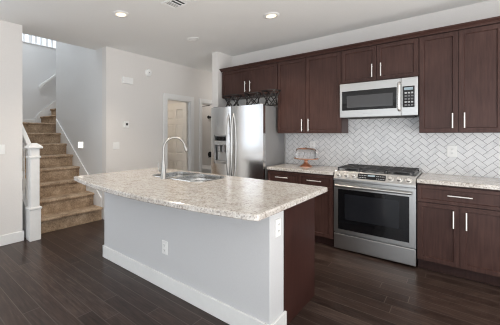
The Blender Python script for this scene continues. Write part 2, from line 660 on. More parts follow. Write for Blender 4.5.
# rooms behind the two hall doorways
struct('wall_bedroom', MB().box(-5.82, -5.74, 2.633, 5.0, 0, 2.6), M['wall'])
struct('wall_bedroom_near', MB().box(-5.74, XH - TH, 2.633, 2.70, 0, 2.6), M['wall'])
struct('wall_between_rooms', MB().box(-5.74, XH - TH, 4.62, 4.70, 0, 2.6), M['wall'])
struct('ceiling_bedroom', MB().box(-5.74, XH - TH, 2.70, 4.62, 2.6, 2.68), M['ceiling'])
struct('wall_bathroom_back', MB().box(-5.74, XH - TH, 5.95, 6.03, 0, 2.6), M['wall'])
struct('wall_bathroom_side', MB().box(-5.82, -5.74, 5.0, 6.0, 0, 2.6), M['wall'])
struct('ceiling_bathroom', MB().box(-5.74, XH - TH, 4.70, 5.95, 2.6, 2.68), M['ceiling'])


def casing(name, d, wdt=0.095):
    t = MB()
    x0, x1 = XH, XH + 0.018
    t.prism([(d[0] - wdt, 0), (d[0], 0), (d[0], d[2]), (d[1], d[2]), (d[1], 0), (d[1] + wdt, 0), (d[1] + wdt, d[2] + wdt), (d[0] - wdt, d[2] + wdt)], 'x', x0, x1, 0.004)
    # jamb lining
    t.box(XH - TH - 0.004, XH, d[0], d[0] + 0.016, 0, d[2])
    t.box(XH - TH - 0.004, XH, d[1] - 0.016, d[1], 0, d[2])
    t.box(XH - TH - 0.004, XH, d[0], d[1], d[2] - 0.016, d[2])
    return struct(name, t, M['trim'])


casing('trim_1', D1)
casing('trim_2', D2, 0.085)

# six-panel door standing open into the room
dr = MB()
x0, x1, dy0, dy1, dz0, dz1 = -4.80, -4.12, 4.425, 4.460, 0.01, 2.025
b = bmesh.new()
pw = (x1 - x0 - 0.10 * 2 - 0.09) / 2
xs = [x0, x0 + 0.10, x0 + 0.10 + pw, x0 + 0.19 + pw, x1 - 0.10, x1]
zs = [dz0, 0.23, 0.80, 0.95, 1.58, 1.68, 1.89, dz1]
vg = [[b.verts.new((x, dy0, zz)) for x in xs] for zz in zs]
pf = []
for i in range(len(zs) - 1):
    for j in range(len(xs) - 1):
        f = b.faces.new((vg[i][j], vg[i][j + 1], vg[i + 1][j + 1], vg[i + 1][j]))
        if i % 2 == 1 and j % 2 == 1:
            pf.append(f)
b.normal_update()
for f in b.faces:
    if f.normal.y > 0:
        f.normal_flip()
bmesh.ops.inset_individual(b, faces=pf, thickness=0.014, depth=-0.012)
bmesh.ops.inset_individual(b, faces=pf, thickness=0.03, depth=0.009)
dr._merge(b)
dr.box(x0, x1, dy0 + 0.013, dy1, dz0, dz1)
dro = struct('door_1', dr, M['door_paint'])
for hz in (0.25, 1.05, 1.82):
    MB().tube([(-4.108, 4.452, hz - 0.045), (-4.108, 4.452, hz + 0.045)], 0.007, 8).build('hinge', M['nickel'], dro)
kb = MB()
kb.lathe([(0.026, 0), (0.026, -0.008), (0.010, -0.014), (0.010, -0.035), (0.026, -0.045), (0.028, -0.058), (0.018, -0.07), (0.0, -0.072)], (-4.735, dy0, 0.95), 'y', 20)
kb.build('door_knob', M['nickel'], dro)

# baseboards
def bb(name, x0, x1, y0, y1, h=0.128):
    t = MB()
    t.box(x0, x1, y0, y1, 0, h, 0.004)
    return struct(name, t, M['trim'])


bb('baseboard_left', XH, XH + 0.016, -7.0, 1.30)
bb('baseboard_left_end', XH - TH, XH + 0.016, 1.30, 1.316)
bb('baseboard_hall', XH, XH + 0.016, ST_Y1, D1[0] - 0.095)
bb('baseboard_hall_middle', XH, XH + 0.016, D1[1] + 0.095, D2[0] - 0.085)
bb('baseboard_stub', -3.093, -2.967, 3.952, 3.968)
bb('baseboard_landing', XB, XB + 0.016, 1.24, 2.66).location.z = 8 * RISE

# backsplash: herringbone marble tiles on grout
def clip(poly, x0, x1, z0, z1):
    for ax, lim, sg in ((0, x0, 1), (0, x1, -1), (1, z0, 1), (1, z1, -1)):
        out = []
        for i in range(len(poly)):
            a, c = poly[i], poly[(i + 1) % len(poly)]
            da, dc = (a[ax] - lim) * sg, (c[ax] - lim) * sg
            if da >= 0:
                out.append(a)
            if da * dc < 0:
                t = da / (da - dc)
                out.append((a[0] + (c[0] - a[0]) * t, a[1] + (c[1] - a[1]) * t))
        poly = out
        if len(poly) < 3:
            return []
    return poly


bs0, bs1, bz0, bz1 = -1.975, 1.40, 0.9115, 1.60
gr = struct('wall_backsplash', MB().box(bs0, bs1, YW - 0.006, YW, bz0, bz1), M['grout'])
tl = MB()
tw = 0.0535
g = 0.0019
ca = math.cos(math.pi / 4)
for i in range(-72, 73):
    for j in range(-72, 73):
        o = (i - j) % 4
        if o == 0:
            q = (i, j, i + 2, j + 1)
        elif o == 3:
            q = (i, j, i + 1, j + 2)
        else:
            continue
        a, c, d, e = q[0] * tw + g, q[1] * tw + g, q[2] * tw - g, q[3] * tw - g
        poly = [((px - pz) * ca - 0.4, (px + pz) * ca + 1.1) for px, pz in ((a, c), (d, c), (d, e), (a, e))]
        if max(p[0] for p in poly) < bs0 or min(p[0] for p in poly) > bs1 or max(p[1] for p in poly) < bz0 or min(p[1] for p in poly) > bz1:
            continue
        poly = clip(poly, bs0, bs1, bz0, bz1)
        if len(poly) >= 3:
            tl.prism(poly, 'y', YW - 0.0085, YW - 0.004)
tl.build('tile_sheet', M['tile'], gr)

# ------------------------------------------------------------------ staircase
stair = thing('stair_flight', 'lower flight of tan carpeted stairs rising behind the white newel post', 'stairs', (XN, 1.95, 0))
upper = thing('stair_flight', 'tan carpeted landing and upper flight turning out of sight behind the stairwell wall', 'stairs', (-6.6, 2.6, 0))


def step(x_nose, y0, y1, z0, z1, xback):
    """One carpeted step: rounded nosing and riser, as one solid from its riser back to xback."""
    r = 0.02
    prof = [(xback, z1), (x_nose - r, z1)]
    for k in range(1, 7):
        a = math.pi / 2 - math.pi * k / 6
        prof.append((x_nose - r + r * math.cos(a), z1 - r + r * math.sin(a)))
    prof += [(x_nose - 0.032, z1 - 2 * r), (x_nose - 0.032, z0), (xback, z0)]
    return MB().prism(prof, 'y', y0, y1)


for k in range(8):
    xn = XN - k * TREAD
    xb = xn - TREAD - 0.032 if k < 6 else (-5.915 if k == 6 else XB + 0.002)
    y0 = ST_Y0 + 0.102 if k < 3 else ST_Y0 + 0.002
    o = step(xn, y0, ST_Y1 - 0.024 if k < 7 else ST_Y1 - 0.002, k * RISE, (k + 1) * RISE, xb)
    if k == 7:
        o.box(XB + 0.002, -5.94, ST_Y1 - 0.002, 2.72, 7 * RISE, 8 * RISE)
    o.build('step' if k < 7 else 'landing', M['carpet'], stair if k < 7 else upper)
for k in range(6):
    y = 2.70 + k * 0.235
    pr = [(y + 0.27, RISE * (9 + k)), (y + 0.02, RISE * (9 + k))]
    for q in range(1, 7):
        a = math.pi / 2 + math.pi * q / 6
        pr.append((y + 0.02 + 0.02 * math.cos(a), RISE * (9 + k) - 0.02 + 0.02 * math.sin(a)))
    pr += [(y + 0.032, RISE * (9 + k) - 0.04), (y + 0.032, RISE * (8 + k)), (y + 0.27, RISE * (8 + k))]
    MB().prism(pr, 'x', XB + 0.022, -5.94).build('step', M['carpet'], upper)
sk = MB()
sl_ = RISE / TREAD
zx = lambda x: RISE + (XN - x) * sl_
sk.prism([(-4.19, 0.0), (-4.19, zx(-4.19) + 0.10), (-5.885, zx(-5.885) + 0.09), (-5.885, zx(-5.885) - 0.35), (-4.45, 0.0)], 'y', ST_Y1 - 0.024, ST_Y1 - 0.002, 0.002)
sk.build('skirt_board', M['trim'], stair)
sk = MB()
s2 = RISE / 0.235
sk.prism([(2.60, 8 * RISE), (2.60, 8 * RISE + 0.128), (2.68, 9 * RISE + 0.09), (3.9, 9 * RISE + 0.09 + 1.22 * s2), (3.9, 9 * RISE + 1.22 * s2 - 0.4), (2.9, 8 * RISE)], 'x', XB + 0.002, XB + 0.02, 0.002)
sk.build('skirt_board', M['trim'], upper)

# newel, handrail, balusters
rail = thing('stair_railing', 'white painted railing with square newel post at the foot of the carpeted stairs', 'railing', (-4.02, 1.41, 0))
nx0, nx1, ny0, ny1 = -4.089, -3.953, 1.347, 1.483
cx_, cy_ = (nx0 + nx1) / 2, (ny0 + ny1) / 2
nw = MB()
nw.box(nx0, nx1, ny0, ny1, 0, 0.40, 0.003)
hw = 0.055
nw.box(cx_ - hw, cx_ + hw, cy_ - hw, cy_ + hw, 0.40, 1.19, 0.003)
npo = nw.build('newel_post', M['trim'], rail)
nb = MB()
hw = 0.080
nb.box(cx_ - hw, cx_ + hw, cy_ - hw, cy_ + hw, 0.395, 0.425, 0.008)
nb.build('base_moulding', M['trim'], npo)
nb = MB()
hw = 0.070
nb.box(cx_ - hw, cx_ + hw, cy_ - hw, cy_ + hw, 1.055, 1.08, 0.006)
nb.build('neck_moulding', M['trim'], npo)
cp = MB()
hw = 0.088
cp.box(cx_ - hw, cx_ + hw, cy_ - hw, cy_ + hw, 1.175, 1.205, 0.008)
bq = bmesh.new()
bs = [bq.verts.new((cx_ + sx * 0.080, cy_ + sy * 0.080, 1.205)) for sx, sy in ((-1, -1), (1, -1), (1, 1), (-1, 1))]
mid = [bq.verts.new((cx_ + sx * 0.03, cy_ + sy * 0.03, 1.245)) for sx, sy in ((-1, -1), (1, -1), (1, 1), (-1, 1))]
for i in range(4):
    bq.faces.new((bs[i], bs[(i + 1) % 4], mid[(i + 1) % 4], mid[i]))
bq.faces.new(mid)
cp._merge(bq)
cp.build('cap', M['trim'], npo)
ry = cy_
hr = MB()
hz0, hx0, hx1 = 1.12, cx_ - 0.05, -4.88
hz1 = hz0 + (hx0 - hx1) * sl_
hr.prism([(hx0, hz0 - 0.035), (hx0, hz0 + 0.03), (hx1, hz1 + 0.03), (hx1, hz1 - 0.035)], 'y', ry - 0.032, ry + 0.032, 0.008)
hr.build('handrail', M['trim'], rail)
st = MB()
st.prism([(nx0, 0.0), (nx0, 0.36), (-4.88, 0.36 + (nx0 + 4.88) * sl_), (-4.88, 0.0)], 'y', ST_Y0, ST_Y0 + 0.10, 0.003)
st.build('stringer', M['trim'], rail)
for k in range(7):
    x = nx0 - 0.055 - 0.115 * k
    zb = 0.355 + (nx0 - x) * sl_
    zt = hz0 - 0.02 + (hx0 - x) * sl_
    bq = MB()
    bq.box(x - 0.017, x + 0.017, ry - 0.017, ry + 0.017, zb, zb + 0.17)
    bq.lathe([(0.016, zb + 0.17), (0.010, zb + 0.19), (0.017, zb + 0.23), (0.011, zb + 0.27), (0.013, zb + 0.42), (0.010, zt - 0.22), (0.016, zt - 0.2), (0.016, zt - 0.18)], (x, ry, 0), 'z', 10)
    bq.box(x - 0.016, x + 0.016, ry - 0.016, ry + 0.016, zt - 0.18, zt)
    bq.build('baluster', M['trim'], rail)

# handrail on the landing's back wall
wr = thing('wall_handrail', 'white handrail sloping up the stairwell back wall above the landing', 'handrail', (XB + 0.07, 2.65, 2.40))
q = MB()
ya, za, yb_, zb = 2.66, 2.475, 3.85, 2.475 + 1.19 * s2
q.prism([(ya, za - 0.035), (ya, za + 0.04), (yb_, zb + 0.04), (yb_, zb - 0.035)], 'x', XB + 0.05, XB + 0.10, 0.01)
q.build('rail', M['trim'], wr)
for y in (2.8, 3.3, 3.7):
    zz = za + (y - ya) * s2
    MB().tube([(XB, y, zz - 0.07), (XB + 0.06, y, zz - 0.07), (XB + 0.075, y, zz - 0.05)], 0.009, 8).build('bracket', M['trim'], wr)

# railing of the upper hall
ur = thing('upper_railing', 'pale balustrade of the upper hall glimpsed above the stairwell back wall', 'railing', (XB - 0.06, 2.6, 3.47))
MB().box(XB - 0.13, XB + 0.015, 1.24, 6.0, 3.47, 3.50, 0.005).build('bottom_rail', M['trim'], ur)
MB().box(XB - 0.09, XB - 0.03, 1.24, 6.0, 4.33, 4.39, 0.01).build('top_rail', M['trim'], ur)
y = 1.34
while y < 4.6:
    MB().box(XB - 0.08, XB - 0.04, y, y + 0.040, 3.50, 4.33).build('baluster', M['trim'], ur)
    y += 0.128

# step light in the stair wall
sp = thing('step_light', 'small glowing square step light low on the stairwell wall', 'step light', (-4.893, ST_Y1, 1.17))
MB().box(-4.985, -4.800, ST_Y1 - 0.006, ST_Y1, 1.11, 1.232, 0.002).build('frame', M['plastic'], sp)
MB().box(-4.973, -4.812, ST_Y1 - 0.009, ST_Y1 - 0.005, 1.122, 1.22).build('lens', M['step_lens'], sp)


# ------------------------------------------------------------------ cabinets
def bar_handle(x0, x1, z0, z1, yf, parent, r=0.0065, out=0.032):
    h = MB()
    h.tube([(x0, yf - out, z0), (x1, yf - out, z1)], r, 10)
    d = Vector((x1 - x0, 0, z1 - z0)).normalized() * 0.025
    for p, s in ((Vector((x0, 0, z0)), 1), (Vector((x1, 0, z1)), -1)):
        c = p + d * s
        h.tube([(c.x, yf - out, c.z), (c.x, yf + 0.001, c.z)], 0.005, 8)
    h.build('handle', M['handle'], parent)


def wall_cabinet(label, x0, x1, z0, z1, hz0, hz1, split=None, side_skin=True):
    xm = split if split is not None else (x0 + x1) / 2
    t = thing('wall_cabinet', label, 'wall cabinet', ((x0 + x1) / 2, YW, z0), 'dark wall cabinets')
    c = MB()
    c.box(x0, x1, YU + 0.021, YW, z0, z1)
    c.build('body', M['cab'], t)
    for (a, b_, hx) in ((x0 + 0.004, xm - 0.002, xm - 0.045), (xm + 0.002, x1 - 0.004, xm + 0.043)):
        d = MB().shaker(a, b_, z0 + 0.006, z1 - 0.012, YU, YU + 0.02).build('door', M['cab'], t)
        bar_handle(hx, hx, hz0, hz1, YU, d)
    return t


wall_cabinet('low dark wood wall cabinet above the refrigerator', -2.944, -1.951, 1.965, 2.415, 2.028, 2.195, -2.437)
wall_cabinet('tall dark wood two-door wall cabinet between refrigerator and microwave', -1.951, -1.098, 1.374, 2.415, 1.40, 1.568, -1.541)
wall_cabinet('low dark wood wall cabinet directly above the microwave', -1.098, -0.327, 1.988, 2.415, 2.035, 2.187, -0.716)
wall_cabinet('tall dark wood two-door wall cabinet right of the microwave', -0.327, 0.301, 1.374, 2.415, 1.422, 1.574, -0.014)
wall_cabinet('tall dark wood wall cabinet at the far right beyond the microwave', 0.301, 1.0, 1.374, 2.415, 1.422, 1.574)

cr = MB()
pr = [(YU + 0.021, 2.415), (YU - 0.004, 2.415), (YU - 0.008, 2.425), (YU - 0.022, 2.437), (YU - 0.047, 2.450), (YU - 0.047, 2.462), (YU + 0.03, 2.462)]
cr.prism(pr, 'x', -2.966, 1.0)
cro = cr.build('crown_moulding', M['cab'])
tag(cro, 'long dark wood crown moulding along the top of the wall cabinets', 'crown moulding')


def base_cabinet(label, x0, x1, kind):
    t = thing('base_cabinet', label, 'base cabinet', ((x0 + x1) / 2, YC + 0.3, 0), 'dark base cabinets')
    c = MB()
    c.box(x0, x1, YC + 0.021, YW - 0.002, 0.105, 0.870)
    c.build('body', M['cab'], t)
    k = MB()
    k.box(x0, x1, YC + 0.085, YW - 0.002, 0, 0.105)
    k.build('toe_kick', M['cab_dark'], t)
    xm = (x0 + x1) / 2
    zt = 0.855
    if kind == 'wide':
        d = MB().shaker(x0 + 0.004, x1 - 0.004, 0.69, zt, YC, YC + 0.02, 0.042).build('drawer', M['cab'], t)
        bar_handle(xm - 0.085, xm + 0.085, 0.777, 0.777, YC, d)
    else:
        for (a, b_) in ((x0 + 0.004, xm - 0.002), (xm + 0.002, x1 - 0.004)):
            d = MB().shaker(a, b_, 0.69, zt, YC, YC + 0.02, 0.036).build('drawer', M['cab'], t)
            bar_handle((a + b_) / 2 - 0.085, (a + b_) / 2 + 0.085, 0.785, 0.785, YC, d)
    for (a, b_, hx) in ((x0 + 0.004, xm - 0.002, xm - 0.045), (xm + 0.002, x1 - 0.004, xm + 0.043)):
        d = MB().shaker(a, b_, 0.112, 0.684, YC, YC + 0.02).build('door', M['cab'], t)
        bar_handle(hx, hx, 0.478, 0.638, YC, d)
    return t


base_cabinet('dark wood base cabinet with two drawers between refrigerator and range', -1.945, -1.101, 'two')
base_cabinet('dark wood base cabinet with one wide drawer right of the range', -0.318, 0.310, 'wide')
base_cabinet('dark wood base cabinet at the far right end of the kitchen run', 0.310, 1.0, 'wide')


def slab(name, label, x0, x1):
    o = MB()
    o.box(x0, x1, YC - 0.014, YW - 0.009, 0.8715, ZC, 0.006, 2)
    o = o.build(name, M['granite'])
    tag(o, label, 'worktop', 'granite worktops along the wall')


slab('worktop', 'speckled granite worktop under the cake stand, left of the range', -1.952, -1.100)
slab('worktop', 'speckled granite worktop right of the range', -0.319, 1.02)

# ------------------------------------------------------------------ refrigerator
fr = thing('refrigerator', 'stainless side-by-side refrigerator with ice dispenser under the low wall cabinet', 'refrigerator', (-2.435, 3.95, 0))
fx0, fx1, fs, fy = -2.888, -1.981, -2.512, 3.675
fb = MB()
fb.box(fx0 + 0.004, fx1 - 0.004, fy + 0.078, 4.36, 0.02, 1.765, 0.004)
fb.build('body', M['fridge_side'], fr)
fb = MB()
fb.box(fx0 + 0.02, fx1 - 0.02, fy + 0.05, fy + 0.1, 0.0, 0.085)
fb.build('kick_grille', M['black'], fr)
for x in (fx0 + 0.03, fx1 - 0.09):
    MB().box(x, x + 0.06, fy + 0.02, fy + 0.075, 1.78, 1.79, 0.003).build('hinge_cover', M['fridge_side'], fr)


def fridge_door(x0, x1, hole=None):
    """Convex front (arc in plan); hole = (x0,x1,z0,z1) leaves an opening in the front."""
    nx = 16
    b = bmesh.new()
    z0, z1 = 0.09, 1.778
    xs = [x0 + (x1 - x0) * k / nx for k in range(nx + 1)]
    zs = [z0, 0.9, 1.355, z1]
    if hole:
        xs = sorted(set([x for x in xs if not (hole[0] - 0.006 < x < hole[0] + 0.006) and not (hole[1] - 0.006 < x < hole[1] + 0.006)] + [hole[0], hole[1]]))
        zs = [z0, hole[2], hole[3], z1]
    bow = lambda x: fy + 0.006 * ((2 * (x - x0) / (x1 - x0) - 1) ** 2)
    fg = [[b.verts.new((x, bow(x), zz)) for x in xs] for zz in zs]
    bg = [[b.verts.new((x, fy + 0.07, zz)) for x in xs] for zz in zs]
    nr, ncl = len(zs), len(xs)

    def cut(i, j):
        return hole and i == 1 and hole[0] - 1e-6 <= xs[j] and xs[j + 1] <= hole[1] + 1e-6
    for i in range(nr - 1):
        for j in range(ncl - 1):
            if not cut(i, j):
                f = b.faces.new((fg[i][j], fg[i][j + 1], fg[i + 1][j + 1], fg[i + 1][j]))
                f.smooth = True
            b.faces.new((bg[i][j], bg[i + 1][j], bg[i + 1][j + 1], bg[i][j + 1]))
    for j in range(ncl - 1):
        b.faces.new((fg[0][j], bg[0][j], bg[0][j + 1], fg[0][j + 1]))
        b.faces.new((fg[-1][j], fg[-1][j + 1], bg[-1][j + 1], bg[-1][j]))
    for i in range(nr - 1):
        b.faces.new((fg[i][0], fg[i + 1][0], bg[i + 1][0], bg[i][0]))
        b.faces.new((fg[i][-1], bg[i][-1], bg[i + 1][-1], fg[i + 1][-1]))
    bmesh.ops.recalc_face_normals(b, faces=b.faces[:])
    m_ = MB()
    return m_._merge(b)


hole = (-2.828, -2.582, 0.905, 1.345)
ld = fridge_door(fx0, fs - 0.003, hole).build('freezer_door', M['steel_v'], fr)
rd = fridge_door(fs + 0.003, fx1).build('fridge_door', M['steel_v'], fr)
hx = (hole[0] + hole[1]) / 2
dp = MB()
for (a, b_, c, d) in ((hole[0], hole[1], 0.905, 0.925), (hole[0], hole[1], 1.33, 1.345), (hole[0], hole[0] + 0.016, 0.905, 1.345), (hole[1] - 0.016, hole[1], 0.905, 1.345)):
    dp.box(a, b_, fy - 0.006, fy + 0.03, c, d)
dp.box(hole[0], hole[1], fy + 0.055, fy + 0.068, 0.905, 1.345)
dp.build('dispenser', M['steel'], ld)
dp = MB()
dp.box(hole[0] + 0.05, hole[1] - 0.05, fy - 0.003, fy + 0.02, 1.265, 1.325, 0.004)
dp.build('dispenser_display', M['black_glass'], ld)
dp = MB()
dp.box(hole[0] + 0.016, hole[1] - 0.016, fy + 0.002, fy + 0.05, 1.19, 1.262, 0.004)
dp.build('dispenser_housing', M['steel'], ld)
for sx in (-0.045, 0.045):
    dp = MB()
    dp.box(hx + sx - 0.024, hx + sx + 0.024, fy + 0.012, fy + 0.03, 1.085, 1.19, 0.006)
    dp.build('dispenser_paddle', M['fridge_side'], ld)
dp = MB()
dp.box(hole[0] + 0.016, hole[1] - 0.016, fy - 0.004, fy + 0.05, 0.925, 0.955, 0.003)
dp.build('drip_tray', M['steel'], ld)
for x, pr_ in ((-2.549, ld), (-2.472, rd)):
    pts = []
    for k in range(13):
        u = k / 12
        zz = 0.64 + 1.03 * u
        pts.append((x, fy + 0.014 - 0.066 * (math.sin(math.pi * u) ** 0.45), zz))
    MB().tube(pts, 0.013, 12).build('handle', M['steel'], pr_)


# geometric wire baskets on the refrigerator
def wire_basket(label, x0, x1, y0, y1, z0, h, flare, rot):
    cx, cy = (x0 + x1) / 2, (y0 + y1) / 2
    w, d = (x1 - x0) / 2, (y1 - y0) / 2
    n = 4
    mb = MB()
    r = 0.0072

    def ring(sc, z, ph):
        return [Vector((cx + w * sc * math.cos(rot + 2 * math.pi * (k + ph) / n), cy + d * sc * math.sin(rot + 2 * math.pi * (k + ph) / n), z)) for k in range(n)]
    lo, hi = ring(flare, z0 + r, 0), ring(1.0, z0 + h, 0)
    e = []
    for k in range(n):
        k1 = (k + 1) % n
        e += [(lo[k], lo[k1]), (hi[k], hi[k1]), (lo[k], hi[k1]), (hi[k], lo[k1])]
    for a, c in e:
        mb.tube([a, c], r, 6)
    o = mb.build('wire_basket', M['wire'])
    tag(o, label, 'basket', 'wire baskets on the refrigerator')


wire_basket('black geometric wire basket on the refrigerator, nearest the wall stub', -2.77, -2.46, 3.755, 3.985, 1.7655, 0.205, 0.80, 0.62)
wire_basket('black geometric wire basket in the middle of the refrigerator top', -2.40, -2.11, 3.755, 3.985, 1.7655, 0.205, 0.80, 0.95)
wire_basket('black geometric wire basket at the right edge of the refrigerator top', -2.10, -1.82, 3.755, 3.985, 1.7655, 0.215, 0.66, 0.70)

# ------------------------------------------------------------------ range
rg = thing('range', 'stainless slide-in gas range with six knobs and black oven window', 'range', (-0.71, 4.0, 0))
rx0, rx1 = -1.093, -0.326
q = MB()
q.box(rx0 + 0.003, rx1 - 0.003, YC + 0.04, YW - 0.012, 0.03, 0.905)
q.build('body', M['steel'], rg)
for x in (rx0 + 0.06, rx1 - 0.06):
    for y in (YC + 0.1, YW - 0.1):
        MB().tube([(x, y, 0), (x, y, 0.035)], 0.018, 10).build('levelling_foot', M['black'], rg)
q = MB()
q.box(rx0, rx1, YC, YC + 0.045, 0.022, 0.196, 0.008, 2)
q.build('warming_drawer', M['steel'], rg)
# oven door with inset glass
b = bmesh.new()
bmesh.ops.create_cube(b, size=1)
for v in b.verts:
    v.co = Vector(((rx0 + rx1) / 2 + v.co.x * (rx1 - rx0), YC + 0.022 + v.co.y * 0.044, 0.508 + v.co.z * 0.60))
bmesh.ops.recalc_face_normals(b, faces=b.faces[:])
f = [f for f in b.faces if f.normal.y < -0.9]
bmesh.ops.bevel(b, geom=list(f[0].edges), offset=0.008, segments=2, affect='EDGES')
q = MB()
q._merge(b)
od = q.build('oven_door', M['steel'], rg)
q = MB()
q.box(-1.047, -0.379, YC - 0.004, YC + 0.01, 0.252, 0.722, 0.003)
ow = q.build('oven_glass', M['black_glass'], rg)
q = MB()
q.box(-0.975, -0.462, YC - 0.0052, YC - 0.0035, 0.376, 0.668)
q.build('inner_window', M['oven_screen'], ow)
q = MB()
q.tube([(rx0 + 0.03, YC - 0.048, 0.762), (rx1 - 0.03, YC - 0.048, 0.762)], 0.0155, 14)
for x in (rx0 + 0.055, rx1 - 0.055):
    q.tube([(x, YC - 0.048, 0.762), (x, YC + 0.004, 0.762)], 0.011, 10)
q.build('oven_handle', M['steel'], od)
# slanted control panel
q = MB()
q.prism([(YC - 0.012, 0.818), (YC - 0.012, 0.842), (YC + 0.035, 0.929), (YC + 0.06, 0.933), (YC + 0.06, 0.818)], 'x', rx0, rx1, 0.003)
cpn = q.build('control_panel', M['steel'], rg)
tilt = math.atan2(0.047, 0.087)
nrm = Vector((0, -math.cos(tilt), math.sin(tilt)))
R_ = Matrix.Rotation(-tilt, 3, 'X')


def on_panel(x, s):
    """point on the slanted face, s = 0 bottom .. 1 top"""
    return Vector((x, YC - 0.012 + 0.047 * s, 0.842 + 0.087 * s))


q = MB()
q.obox(on_panel(-0.713, 0.52) + nrm * 0.002, (0.262, 0.006, 0.062), R_, 0.002)
dsp = q.build('display', M['black_glass'], rg)
q = MB()
q.obox(on_panel(-0.713, 0.64) + nrm * 0.0055, (0.07, 0.002, 0.018), R_)
q.build('lcd', M['lcd'], dsp)
for i in range(5):
    for s in (0.34, 0.62):
        for sg in (-1, 1):
            q = MB()
            q.obox(on_panel(-0.713 + sg * (0.052 + i * 0.016), s) + nrm * 0.0055, (0.009, 0.002, 0.007), R_)
            q.build('touch_key', M['legend'], dsp)
for x in (-1.042, -0.960, -0.884, -0.538, -0.462, -0.384):
    p = on_panel(x, 0.5)
    q = MB()
    q.tube([p - nrm * 0.002, p + nrm * 0.006, p + nrm * 0.0065, p + nrm * 0.028, p + nrm * 0.033], [0.029, 0.029, 0.0235, 0.022, 0.017], 18)
    kn = q.build('knob', M['nickel'], rg)
    q = MB()
    q.obox(p + nrm * 0.034, (0.005, 0.003, 0.032), R_)
    q.build('knob_grip', M['nickel'], kn)
# cooktop, burners, grates
q = MB()
q.box(rx0 - 0.002, rx1 + 0.002, YC + 0.045, YW - 0.01, 0.905, 0.929, 0.004)
ck = q.build('cooktop', M['steel'], rg)
for (x, y, r) in ((-0.95, 3.93, 0.05), (-0.95, 4.22, 0.042), (-0.71, 4.08, 0.06), (-0.47, 3.93, 0.055), (-0.47, 4.22, 0.04)):
    q = MB()
    q.lathe([(r + 0.02, 0.929), (r + 0.02, 0.935), (r, 0.938), (r, 0.950), (r * 0.85, 0.955), (0, 0.955)], (x, y, 0), 'z', 20)
    q.build('burner', M['black'], ck)
for gx0, gx1 in ((-1.075, -0.832), (-0.828, -0.592), (-0.588, -0.345)):
    q = MB()
    y0, y1, zt = YC + 0.085, YW - 0.045, 0.966
    for x in (gx0 + 0.008, (gx0 + gx1) / 2, gx1 - 0.008):
        q.box(x - 0.006, x + 0.006, y0, y1, zt - 0.014, zt, 0.002)
    for y in (y0 + 0.006, y0 + 0.15, (y0 + y1) / 2, y1 - 0.15, y1 - 0.006):
        q.box(gx0 + 0.004, gx1 - 0.004, y - 0.006, y + 0.006, zt - 0.014, zt, 0.002)
    for x in (gx0 + 0.01, gx1 - 0.01):
        for y in (y0 + 0.008, y1 - 0.008):
            q.box(x - 0.007, x + 0.007, y - 0.007, y + 0.007, 0.929, zt)
    q.build('grate', M['iron'], ck)

# ------------------------------------------------------------------ microwave
mw = thing('microwave', 'stainless over-the-range microwave with black window and keypad', 'microwave', (-0.711, 4.18, 1.56))
my = 3.97
q = MB()
q.box(-1.093, -0.329, my + 0.03, YW - 0.008, 1.568, 1.977)
q.build('body', M['black'], mw)
q = MB()
q.box(-1.05, -0.37, my + 0.06, YW - 0.06, 1.556, 1.570)
q.build('underside_vent', M['vent_dark'], mw)
q = MB()
q.box(-1.093, -0.478, my, my + 0.032, 1.562, 1.977, 0.005, 2)
md = q.build('door', M['steel'], mw)
q = MB()
q.box(-0.475, -0.329, my, my + 0.032, 1.562, 1.977, 0.005, 2)
mp_ = q.build('control_panel', M['steel'], mw)
q = MB()
q.box(-1.067, -0.513, my - 0.003, my + 0.005, 1.648, 1.884, 0.004)
wd = q.build('window', M['black_glass'], mw)
q = MB()
q.box(-1.012, -0.549, my - 0.0045, my - 0.0025, 1.680, 1.824)
q.build('window_screen', M['smoke_glass'], wd)
q = MB()
q.tube([(-0.491, my + 0.002, 1.622), (-0.491, my - 0.035, 1.635), (-0.491, my - 0.038, 1.66), (-0.491, my - 0.038, 1.89), (-0.491, my - 0.035, 1.915), (-0.491, my + 0.002, 1.928)], 0.0125, 12)
q.build('handle', M['nickel'], md)
q = MB()
q.box(-0.462, -0.357, my - 0.003, my + 0.005, 1.652, 1.882, 0.003)
kp = q.build('keypad', M['black_glass'], mw)
q = MB()
q.box(-0.448, -0.371, my - 0.0045, my - 0.0025, 1.840, 1.868)
q.build('display', M['lcd'], kp)
for i in range(5):
    for j in range(3):
        q = MB()
        x, zz = -0.443 + j * 0.0275, 1.668 + i * 0.033
        q.box(x, x + 0.019, my - 0.0045, my - 0.0025, zz, zz + 0.017)
        q.build('button', M['legend'] if i in (1, 4) else M['button'], kp)
q = MB()
for k in range(7):
    x = -0.836 + k * 0.0135
    q.box(x, x + 0.0085, my - 0.0012, my + 0.001, 1.600, 1.610)
q.build('badge', M['legend'], md)

# ------------------------------------------------------------------ island
ix0, ix1, iy0, iy1, iyb = -2.88, -0.895, 1.752, 1.957, 2.547
hwall = thing('half_wall', 'white painted half wall forming the front of the kitchen island', 'half wall', ((ix0 + ix1) / 2, 1.85, 0))
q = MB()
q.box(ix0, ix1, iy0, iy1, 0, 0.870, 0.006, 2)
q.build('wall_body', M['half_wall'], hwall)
q = MB()
t = 0.016
for args in ((ix0 - t, ix1 + t, iy0 - t, iy0), (ix1, ix1 + t, iy0 - t, iy1 + 0.012), (ix0 - t, ix0, iy0 - t, iy1 + 0.012)):
    q.box(*args, 0, 0.128, 0.003)
q.build('baseboard', M['trim'], hwall)
isl = thing('island_cabinet', 'dark wood island cabinet with plain end panel behind the white half wall', 'island cabinet', ((ix0 + ix1) / 2, 2.25, 0))
q = MB()
q.box(ix0 + 0.02, -2.46, iy1 + 0.002, iyb - 0.021, 0.105, 0.870)
q.box(-1.70, ix1 - 0.019, iy1 + 0.002, iyb - 0.021, 0.105, 0.870)
q.box(-2.46, -1.70, iy1 + 0.002, iyb - 0.021, 0.105, 0.64)
